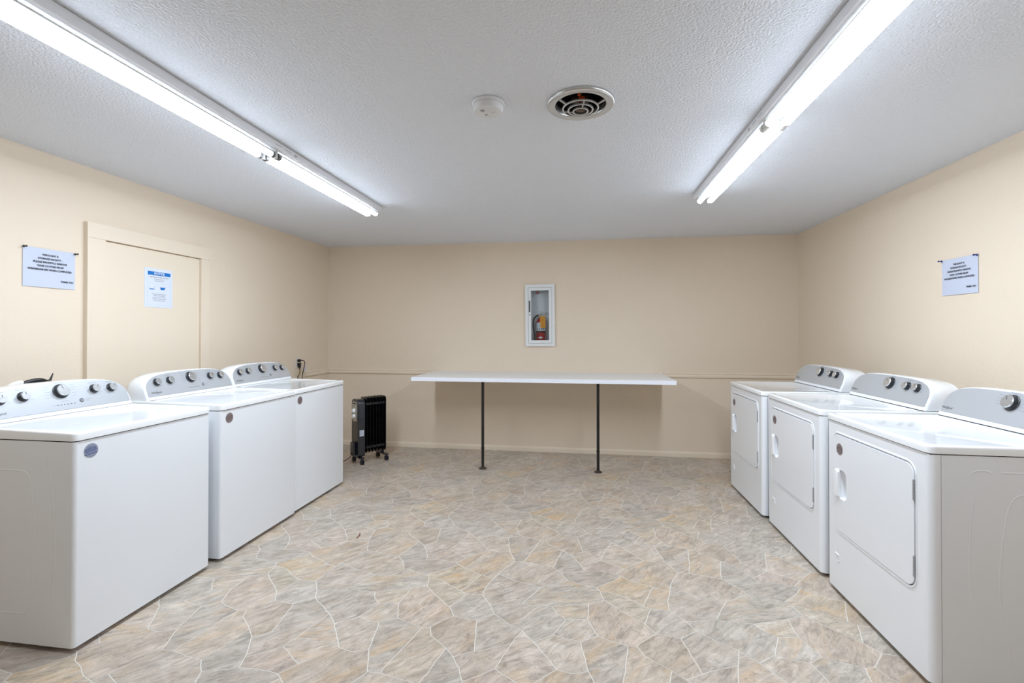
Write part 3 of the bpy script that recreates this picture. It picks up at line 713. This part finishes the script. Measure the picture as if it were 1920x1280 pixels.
# ------------------------------------------------------------------ notices
def wall_frame(y, z, side):
    """matrix: local x to the reader's right, y up, z out of the wall"""
    if side == 'L': return Matrix(((0, 0, 1, XL), (1, 0, 0, y), (0, 1, 0, z), (0, 0, 0, 1)))
    return Matrix(((0, 0, -1, XR), (-1, 0, 0, y), (0, 1, 0, z), (0, 0, 0, 1)))
def paper_sign(lab, y, z, side, w, h, pin, rot=0):
    t = empty('paper_sign', lab, 'sign', (0, 0, 0), group='storage notices on the side walls')
    mx = wall_frame(y, z, side); t.location = mx.translation
    inv = Matrix.Translation(-mx.translation) @ mx @ Matrix.Rotation(rot, 4, 'Z')
    bm = B(); N = 8
    rows = [[(-w / 2 + w * i / N, v * h / 2, .0035 + .003 * math.sin(PI * i / N) * (1 if v < 0 else .4)) for i in range(N + 1)] for v in (1, .5, 0, -.5, -1)]
    R = [[bm.verts.new(inv @ Vector(p)) for p in r] for r in rows]
    for a, b in zip(R, R[1:]):
        for i in range(N): bm.faces.new((a[i], b[i], b[i + 1], a[i + 1]))
    g2 = bmesh.ops.extrude_face_region(bm, geom=bm.faces[:]); nrm = inv.to_3x3() @ Vector((0, 0, -.0012))
    for v in [e for e in g2['geom'] if isinstance(e, bmesh.types.BMVert)]: v.co += nrm
    s = obj('sheet', bm, 'paper', t)
    ik = B(); Z = Matrix.Translation((0, 0, .0075))
    for k, (ln, f) in enumerate((('THIS IS NOT A', .31), ('STORAGE FACILITY -', .465), ('PLEASE PROMPTLY REMOVE', .64), ('YOUR CLOTHES FROM', .505), ('WASHER/DRYER WHEN COMPLETED', .84))):
        fit_text(ik, ln, w * f, h * .066, inv @ Z @ Matrix.Translation((0, h * (.335 - .095 * k), 0)), 'CENTER', .02)
    fit_text(ik, 'THANK YOU', w * .25, h * .068, inv @ Z @ Matrix.Translation((w * .455, -h * .32, 0)), 'RIGHT', .02)
    obj('lettering', ik, 'ink', t, flat=True)
    for u, dy in ((-w / 2 - .004, 0), (w / 2 + .004, -.002)):
        bm = B(); lathe(bm, [(.0012, 0), (.0012, .006), (.0062, .0065), (.0062, .009), (.0034, .011), (.003, .019), (.0055, .0225), (.0055, .0255)], 14, inv @ Matrix.Translation((u + (.006 if u < 0 else -.006), h / 2 - .003 + dy, 0)))
        obj('push_pin', bm, pin, t)
paper_sign('white paper sign about clothes storage, pinned with dark pins left of the door', 2.302, 1.696, 'L', .27, .219, 'blackpin')
paper_sign('white paper sign about clothes storage, pinned with blue pins above the dryers', 3.175, 1.666, 'R', .272, .218, 'bluepin')
t = empty('notice_sign', 'white notice sign with a blue header bar stuck on the left-wall door', 'sign')
w, h = .228, .278
mx = wall_frame(3.002, 1.6485, 'L') @ Matrix.Translation((0, 0, .008)); t.location = mx.translation
iv = Matrix.Translation(-mx.translation) @ mx
bm = B(); bx(bm, -w / 2, w / 2, -h / 2, h / 2, .0002, .0025, iv); obj('sheet', bm, 'noticepaper', t)
Z = iv @ Matrix.Translation((0, 0, .0028)); Z2 = iv @ Matrix.Translation((0, 0, .0031))
# fractions down the sheet
def fy(f): return h / 2 - f * h
def fx(f): return -w / 2 + f * w
bm = B(); bar(bm, fx(.11), fx(.92), fy(.178), fy(.085), Z); obj('header_bar', bm, 'bluebar', t, flat=True, label='blue header bar')
bm = B(); text_into(bm, 'NOTICE', .022, Z2 @ Matrix.Translation((fx(.515), fy(.131), 0)), 'CENTER', 1.05, .03); obj('header_lettering', bm, 'noticepaper', t, flat=True, label='white header lettering')
bm = B()
for ln, f, s in (('High Efficiency (HE) detergent', .225, .0125), ('is recommended for', .275, .0105), ('best performance', .318, .0105),
                 ('If using non-HE detergent', .655, .0112), ('reduce oversudsing by', .695, .0108), ('using only 1/4 to 1/2 the', .738, .0108), ('detergent manufacturer\'s', .780, .0108), ('recommended amount', .822, .0108)):
    text_into(bm, ln, s, Z @ Matrix.Translation((fx(.515), fy(f), 0)), 'CENTER', 1.0, 0)
obj('lettering', bm, 'logo', t, flat=True)
bm = B(); e = .0006
for a, b, c, d in ((.11, .116, .178, .94), (.914, .92, .178, .94), (.11, .92, .937, .94), (.11, .92, .385, .388), (.36, .48, .458, .461), (.70, .92, .458, .461)): bar(bm, fx(a), fx(b), fy(d), fy(c), Z)
obj('ruled_lines', bm, 'paleblue', t, flat=True)
bm = B()
bar(bm, fx(.175), fx(.335), fy(.545), fy(.523), Z)
for a, b in ((.165, .17), (.34, .345)): bar(bm, fx(a), fx(b), fy(.545), fy(.45), Z)
vs = [bm.verts.new(Z @ Vector((fx(a), fy(b), 0))) for a, b in ((.56, .54), (.70, .54), (.725, .475), (.55, .475))]; bm.faces.new(vs)
for a, b in ((.536, .542), (.735, .741)): bar(bm, fx(a), fx(b), fy(.50), fy(.445), Z)
obj('cup_pictograms', bm, 'bluebar', t, flat=True, label='two blue measuring cup pictograms')

# ------------------------------------------------------------------ fire extinguisher cabinet
t = empty('extinguisher_cabinet', 'white recessed cabinet with a glass-paned door on the back wall, slightly tilted', 'cabinet', (CABX, YB, CABZ))
t.rotation_euler = (0, CT, 0)
R = lambda *a: rr(*a)
bm = B(); plate(bm, R(-.165, .165, -.3445, .3445, .004, 2), [R(-.132, .132, -.312, .312, .002, 2)], lambda u, v, s: (u, -.001 - .03 * s, v)); obj('frame', bm, 'cabwhite', t, bev=.004)
bm = B(); D = .118
bx(bm, -.134, .134, D, D + .002, -.314, .314); bx(bm, -.1345, -.1325, -.001, D, -.314, .314); bx(bm, .1325, .1345, -.001, D, -.314, .314); bx(bm, -.134, .134, -.001, D, .312, .314); bx(bm, -.134, .134, -.001, D, -.314, -.312)
obj('recess_box', bm, 'cabin', t)
bm = B(); plate(bm, R(-.1295, .1295, -.3095, .3095, .002, 2), [R(-.0995, .0995, -.2775, .2775, .002, 2)], lambda u, v, s: (u, -.012 - .014 * s, v)); dd = obj('cabinet_door', bm, 'cabwhite', t, bev=.0015)
obj('glass_pane', bx(B(), -.101, .101, -.017, -.014, -.279, .279), 'glass', dd)
bm = B(); bx(bm, -.121, -.117, -.040, -.036, .045, .155); bx(bm, -.121, -.117, -.038, -.025, .145, .155); bx(bm, -.121, -.117, -.038, -.025, .045, .055); bx(bm, -.124, -.108, -.028, -.0255, .035, .165)
obj('door_handle', bm, mat('dark grey metal', rgb(92, 96, 102), .4, .3), dd, bev=.001, label='dark grey bar handle')
obj('lock', lathe(B(), [(.009, 0), (.009, .004), (.006, .006)], 16, Matrix.Translation((-.115, -.026, .005)) @ Matrix.Rotation(PI / 2, 4, 'X')), 'steel', dd)
bm = B(); bar(bm, -.118, -.110, -.27, -.16, Matrix.Translation((0, -.0262, 0)) @ Matrix.Rotation(PI / 2, 4, 'X')) if False else None
dc = lathe(B(), [(.0185, 0), (.0185, .0012)], 24, Matrix.Translation((-.028, -.0172, .252)) @ Matrix.Rotation(PI / 2, 4, 'X')); o = obj('round_decal', dc, 'blackpin', dd, label='black and red round decal')
bm = B(); lathe(bm, [(.013, .0013), (.013, .0018)], 20, Matrix.Translation((-.028, -.0172, .252)) @ Matrix.Rotation(PI / 2, 4, 'X')); obj('decal_ring', bm, mat('maroon', rgb(120, 36, 44), .4), o); bm = B(); lathe(bm, [(.005, .0019), (.004, .0023)], 16, Matrix.Translation((-.028, -.0172, .249)) @ Matrix.Rotation(PI / 2, 4, 'X')); obj('decal_emblem', bm, 'labelwhite', o)
# extinguisher standing inside
t = empty('fire_extinguisher', 'red fire extinguisher with a yellow tag standing inside the wall cabinet', 'fire extinguisher', (-.4745 + tl(0, 0)[0] - CABX + .003, YB + .060, tl(0, -.312)[1]))
r = .052
bm = B(); lathe(bm, [(r * .9, .001), (r, .008), (r, .232), (r * .93, .252), (r * .72, .272), (r * .42, .284), (.018, .288)], 36); bd = obj('cylinder', bm, 'red', t, sharp=40)
def wrap(z0, z1, a0, a1, rad, n=24):
    bm = B(); lo = []; hi = []
    for i in range(n + 1):
        a = a0 + (a1 - a0) * i / n; lo.append((rad * math.sin(a), -rad * math.cos(a), z0)); hi.append((rad * math.sin(a), -rad * math.cos(a), z1))
    loft(bm, [lo, hi], False, False, False); return bm
lb = obj('label', wrap(.140, .232, -1.5, 1.5, r + .0008), 'labelwhite', bd, label='white instruction label')
def patch(bm, pts, rad):
    vs = [bm.verts.new((rad * math.sin(u / rad), -rad * math.cos(u / rad), z)) for u, z in pts]; bm.faces.new(vs)
bm = B()
for u in (-.034, -.012, .012, .034): patch(bm, [(u - .006, .150), (u + .006, .150), (u + .006, .166), (u - .006, .166)], r + .0014)
for k in range(3): patch(bm, [(-.038, .178 + k * .014), (-.014 + .004 * k, .178 + k * .014), (-.014 + .004 * k, .182 + k * .014), (-.038, .182 + k * .014)], r + .0014)
obj('pictograms', bm, 'labelblue', lb, flat=True, label='blue pictograms')
bm = B(); loft(bm, [l for l in ([[(rr_ * math.cos(a), rr_ * math.sin(a), z) for a in [2 * PI * i / 32 for i in range(32)]] for rr_, z in ((r + .0006, .118), (r + .0016, .119), (r + .0016, .136), (r + .0006, .137))])], False, False); obj('strap', bm, 'blacktube', bd, label='dark band below the label')
bm = B()
for k in range(12):
    u0, u1 = -.030 + .005 * k, -.025 + .005 * k; w0, w1 = 1 - abs(u0) / .03, 1 - abs(u1) / .03
    patch(bm, [(u0, .063 - .0145 * w0), (u1, .063 - .0145 * w1), (u1, .063 + .0145 * w1), (u0, .063 + .0145 * w0)], r + .0014)
dm_ = obj('diamond_emblem', bm, 'labelwhite', bd, flat=True, label='white diamond emblem')
bm = B(); patch(bm, [(-.010, .0605), (.010, .0605), (.010, .0645), (-.010, .0645)], r + .0018); obj('emblem_print', bm, 'red', dm_, flat=True)
bm = B(); lathe(bm, [(.016, .284), (.016, .300), (.012, .302), (.012, .330), (.008, .334)], 18); bx(bm, -.03, .012, -.008, .008, .306, .322); obj('valve', bm, 'chrome', t)
bm = B()
loft(bm, [[(x, y, z) for y, z in ((-.009, 0), (.009, 0), (.009, .004), (-.009, .004))] for x, z in ()] or [[(.0, -.009, .330), (.0, .009, .330), (.0, .009, .334), (.0, -.009, .334)], [(.04, -.009, .343), (.04, .009, .343), (.04, .009, .347), (.04, -.009, .347)], [(.088, -.009, .348), (.088, .009, .348), (.088, .009, .352), (.088, -.009, .352)]])
obj('squeeze_lever', bm, 'chrome', t)
bm = B(); loft(bm, [[(.0, -.009, .312), (.0, .009, .312), (.0, .009, .316), (.0, -.009, .316)], [(.04, -.009, .306), (.04, .009, .306), (.04, .009, .310), (.04, -.009, .310)], [(.088, -.009, .290), (.088, .009, .290), (.088, .009, .294), (.088, -.009, .294)]]); obj('carry_handle', bm, 'chrome', t)
obj('safety_pin', tube(B(), [(.010 + .011 * math.cos(a), -.012, .352 + .011 * math.sin(a)) for a in [2 * PI * i / 16 for i in range(16)]], .0014, 6, True), 'chrome', t)
bm = B(); tube(bm, spline([(-.026, 0, .314), (-.045, -.006, .310), (-.070, -.02, .285), (-.082, -.03, .235), (-.082, -.035, .18), (-.074, -.038, .13), (-.068, -.040, .10)]), .0085, 12); hs = obj('hose', bm, 'blacktube', t, label='black discharge hose')
obj('hose_nozzle', tube(B(), [(-.068, -.040, .10), (-.067, -.040, .09), (-.064, -.040, .028)], [.0085, .010, .012], 12), 'blacktube', hs)
bm = B(); bx(bm, -.028, .028, -.0006, .0006, -.065, .065, Matrix.Translation((.026, -.060, .236)) @ Matrix.Rotation(-.05, 4, 'Y')); tg = obj('inspection_tag', bm, 'yellow', t, label='yellow inspection tag')
ik = B(); mi = Matrix.Translation((.026, -.0612, .236)) @ Matrix.Rotation(-.05, 4, 'Y') @ Matrix.Rotation(PI / 2, 4, 'X')
for k in range(7): bar(ik, -.018 + .004 * (k % 2), .016 - .003 * (k % 3), .030 - k * .013, .0325 - k * .013, mi)
bar(ik, -.004, .004, .046, .054, mi); obj('tag_print', ik, 'rust', tg, flat=True)

# ------------------------------------------------------------------ ceiling vent and smoke alarm
t = empty('ceiling_vent', 'round metal exhaust vent grille in the middle of the ceiling', 'vent', (VX, VY, H))
def lring(bm, prof, n=56):
    prof = prof + [prof[0]]
    loft(bm, [[(q * math.cos(2 * PI * i / n), q * math.sin(2 * PI * i / n), z) for i in range(n)] for q, z in prof], False, False)
    return bm
obj('outer_ring', lring(B(), [(.148, 0), (.150, -.006), (.146, -.014), (.138, -.017), (.113, -.013), (.110, -.004), (.110, .012), (.113, .0)]), 'ventmetal', t, sharp=50)
bm = B()
dish = lambda q: -.013 - .030 * (1 - q / .112)
for q in (.032, .054, .078): lring(bm, [(q + .0035, dish(q)), (q + .0035, dish(q) - .006), (q - .0035, dish(q) - .006), (q - .0035, dish(q))], 40)
for a in (math.radians(218), math.radians(338), math.radians(98)):
    q0, q1 = (.078, .112); m = Matrix.Rotation(a, 4, 'Z')
    vs = [Vector((q0, -.005, dish(q0) - .005)), Vector((q0, .005, dish(q0) - .005)), Vector((q1, .006, dish(q1) - .003)), Vector((q1, -.006, dish(q1) - .003))]
    lo = [m @ v for v in vs]; hi = [v + Vector((0, 0, .005)) for v in lo]; loft(bm, [lo, hi])
for a in (math.radians(283), math.radians(163), math.radians(43)):
    m = Matrix.Rotation(a, 4, 'Z'); vs = [Vector((.032, -.003, dish(.032) - .004)), Vector((.032, .003, dish(.032) - .004)), Vector((.078, .003, dish(.078) - .004)), Vector((.078, -.003, dish(.078) - .004))]
    lo = [m @ v for v in vs]; loft(bm, [lo, [v + Vector((0, 0, .004)) for v in lo]])
obj('grille', bm, 'ventmetal', t, sharp=50)
obj('centre_nut', lathe(B(), [(.022, dish(.03) + .012), (.022, dish(.03) + .002), (.012, dish(.03) - .002)], 24), 'motor', t)
bm = B(); loft(bm, [[(x, y, z) for x, y in circ(.1125, 40)] for z in (.0, .16)], False, True); obj('duct', bm, 'ventdark', t)
bm = B(); lathe(bm, [(.030, .06), (.034, .09), (.034, .15)], 24); lathe(bm, [(.006, -.03), (.006, .07)], 12); bx(bm, -.09, .09, -.012, .012, .085, .10); bx(bm, -.042, .036, .0, .012, .004, .03); m = obj('fan_motor', bm, 'motor', t)
bm = B(); bx(bm, -.012, .001, -.052, -.038, .012, .030); bx(bm, -.008, .018, -.018, -.002, .004, .020); obj('wire_nut', bm, 'orange', m)
t = empty('smoke_alarm', 'round white smoke alarm on the ceiling left of the exhaust vent', 'smoke alarm', (-.416, 2.075, H))
obj('mounting_base', lathe(B(), [(.066, 0), (.0725, -.002), (.0725, -.010), (.068, -.014)][::-1], 48), 'smoke', t)
ab = obj('alarm_body', lathe(B(), [(.0655, -.0145), (.0655, -.034), (.0625, -.042), (.054, -.046)][::-1], 48), 'smoke', t)
bm = B()
for k in range(3): bx(bm, -.036 + .006 * k, -.033 + .006 * k, -.028, -.012, -.0467, -.0455, Matrix.Rotation(.3, 4, 'Z'))
bx(bm, -.022, -.008, .010, .014, -.0467, -.0455, Matrix.Rotation(-.2, 4, 'Z')); obj('alarm_slots', bm, 'ventdark', ab)
bm = B(); lathe(bm, [(.013, -.046), (.013, -.049), (.011, -.0505)][::-1], 24, Matrix.Translation((.026, .012, 0))); bx(bm, .006, .0075, -.014, .036, -.0472, -.0455); obj('test_button', bm, 'smoke', ab)

# ------------------------------------------------------------------ strip lights
LIT = 0.11
def strip_light(lab, x, y0, group):
    """8 ft strip, two rows of two 4 ft tubes; origin at the ceiling, far end at y0 + 2.44"""
    L = 2.61
    t = empty('strip_light', lab, 'ceiling light', (x, y0, H), group=group)
    bm = B(); loft(bm, [[(-.066, y, -.002), (-.066, y, -.040), (-.060, y, -.044), (.060, y, -.044), (.066, y, -.040), (.066, y, -.002)] for y in (0, L)])
    h_ = obj('housing', bm, 'lighthouse', t, bev=.0015)
    bm = B()
    for s in (-1, 1):
        for y, z, l in ((1.28, -.022, .05), (1.36, -.022, .05)): bx(bm, s * .0655, s * .0668, y - l / 2, y + l / 2, z - .001, z + .001)
        bx(bm, s * .0655, s * .0668, 1.425, 1.433, -.030, -.018); bx(bm, s * .0655, s * .0668, 1.44, 1.447, -.026, -.016)
    obj('knockouts', bm, 'capmetal', h_)
    for s in (-1, 1):
        for a, b in ((.02, 1.275), (1.305, 2.575)):
            X = s * .0365; Zt = -.0695
            # emission shaped downward, with an added unlit white back, to keep the ceiling darker
            bm = tube(B(), [(X, a + .022, Zt), (X, b - .022, Zt)], .0185, 36); bmesh.ops.recalc_face_normals(bm, faces=bm.faces)
            for f in bm.faces:
                if f.normal.z > LIT or abs(f.normal.y) > .5: f.material_index = 1
                elif f.normal.z > -.5: f.material_index = 2       # emission lowered towards the rim, to spare the ceiling
                elif f.normal.z > -.84: f.material_index = 3
            tb = obj('tube', bm, ['tube', 'socket', 'tube_rim', 'tube_mid'], t, sharp=40)
            for c, d in ((a, a + .022), (b - .022, b)):
                obj('end_cap', tube(B(), [(X, c, Zt), (X, d, Zt)], .0188, 16), 'capmetal' if (c > 1.2 and d < 1.4) else 'socket', tb)
            for e in (a - .006, b + .006):
                bm = B(); bx(bm, X - .010, X + .010, e - .004, e + .004, -.086, -.040); obj('lamp_socket', bm, 'socket', t, bev=.002)
    return t
GX, RX, LY = -1.678, .875, 1.05
a = strip_light('two-lamp fluorescent strip light on the left of the ceiling, dark joint between its tubes', GX, LY, 'fluorescent strip lights')
d = dup(a); d.location = (RX, LY, H); d['label'] = 'two-lamp fluorescent strip light along the right side of the ceiling, above the dryers'
for tb in kids(d):
    for c in kids(tb):
        if c.name.startswith('end_cap'): c.data = c.data.copy(); c.data.materials[0] = M['socket']

# ------------------------------------------------------------------ small specks on the floor
tag(obj('wood_splinter', tube(B(), [(-1.447, 2.905, .004), (-1.452, 2.955, .004), (-1.466, 2.985, .005)], [.0022, .003, .0018], 8), mat('reddish splinter', rgb(118, 62, 50), .6)), 'tiny reddish splinter lying on the floor by the middle washer', 'splinter')

# ------------------------------------------------------------------ world, camera, view
w = bpy.data.worlds.new('World'); SC.world = w; w.use_nodes = True
w.node_tree.nodes['Background'].inputs[0].default_value = (.8, .85, .9, 1); w.node_tree.nodes['Background'].inputs[1].default_value = .0
cd = bpy.data.cameras.new('camera'); co = bpy.data.objects.new('camera', cd); C.objects.link(co); SC.camera = co
co.location = (0, 0, 1.33); co.rotation_euler = (PI / 2 + .007, 0, .1481)
cd.sensor_width = 36; cd.lens = 892.3 * 36 / 1920; cd.shift_y = -(640 - 617.28) / 1920; cd.clip_start = .05
SC.view_settings.view_transform = 'Standard'; SC.view_settings.look = 'None'; SC.view_settings.gamma = 1.0; SC.view_settings.use_curve_mapping = False
SC.view_settings.exposure = 1.04
SC.cycles.max_bounces = 9; SC.cycles.diffuse_bounces = 5; SC.cycles.glossy_bounces = 3; SC.cycles.transparent_max_bounces = 6
SC.cycles.use_light_tree = True; SC.cycles.use_adaptive_sampling = True; SC.cycles.adaptive_threshold = 0.045
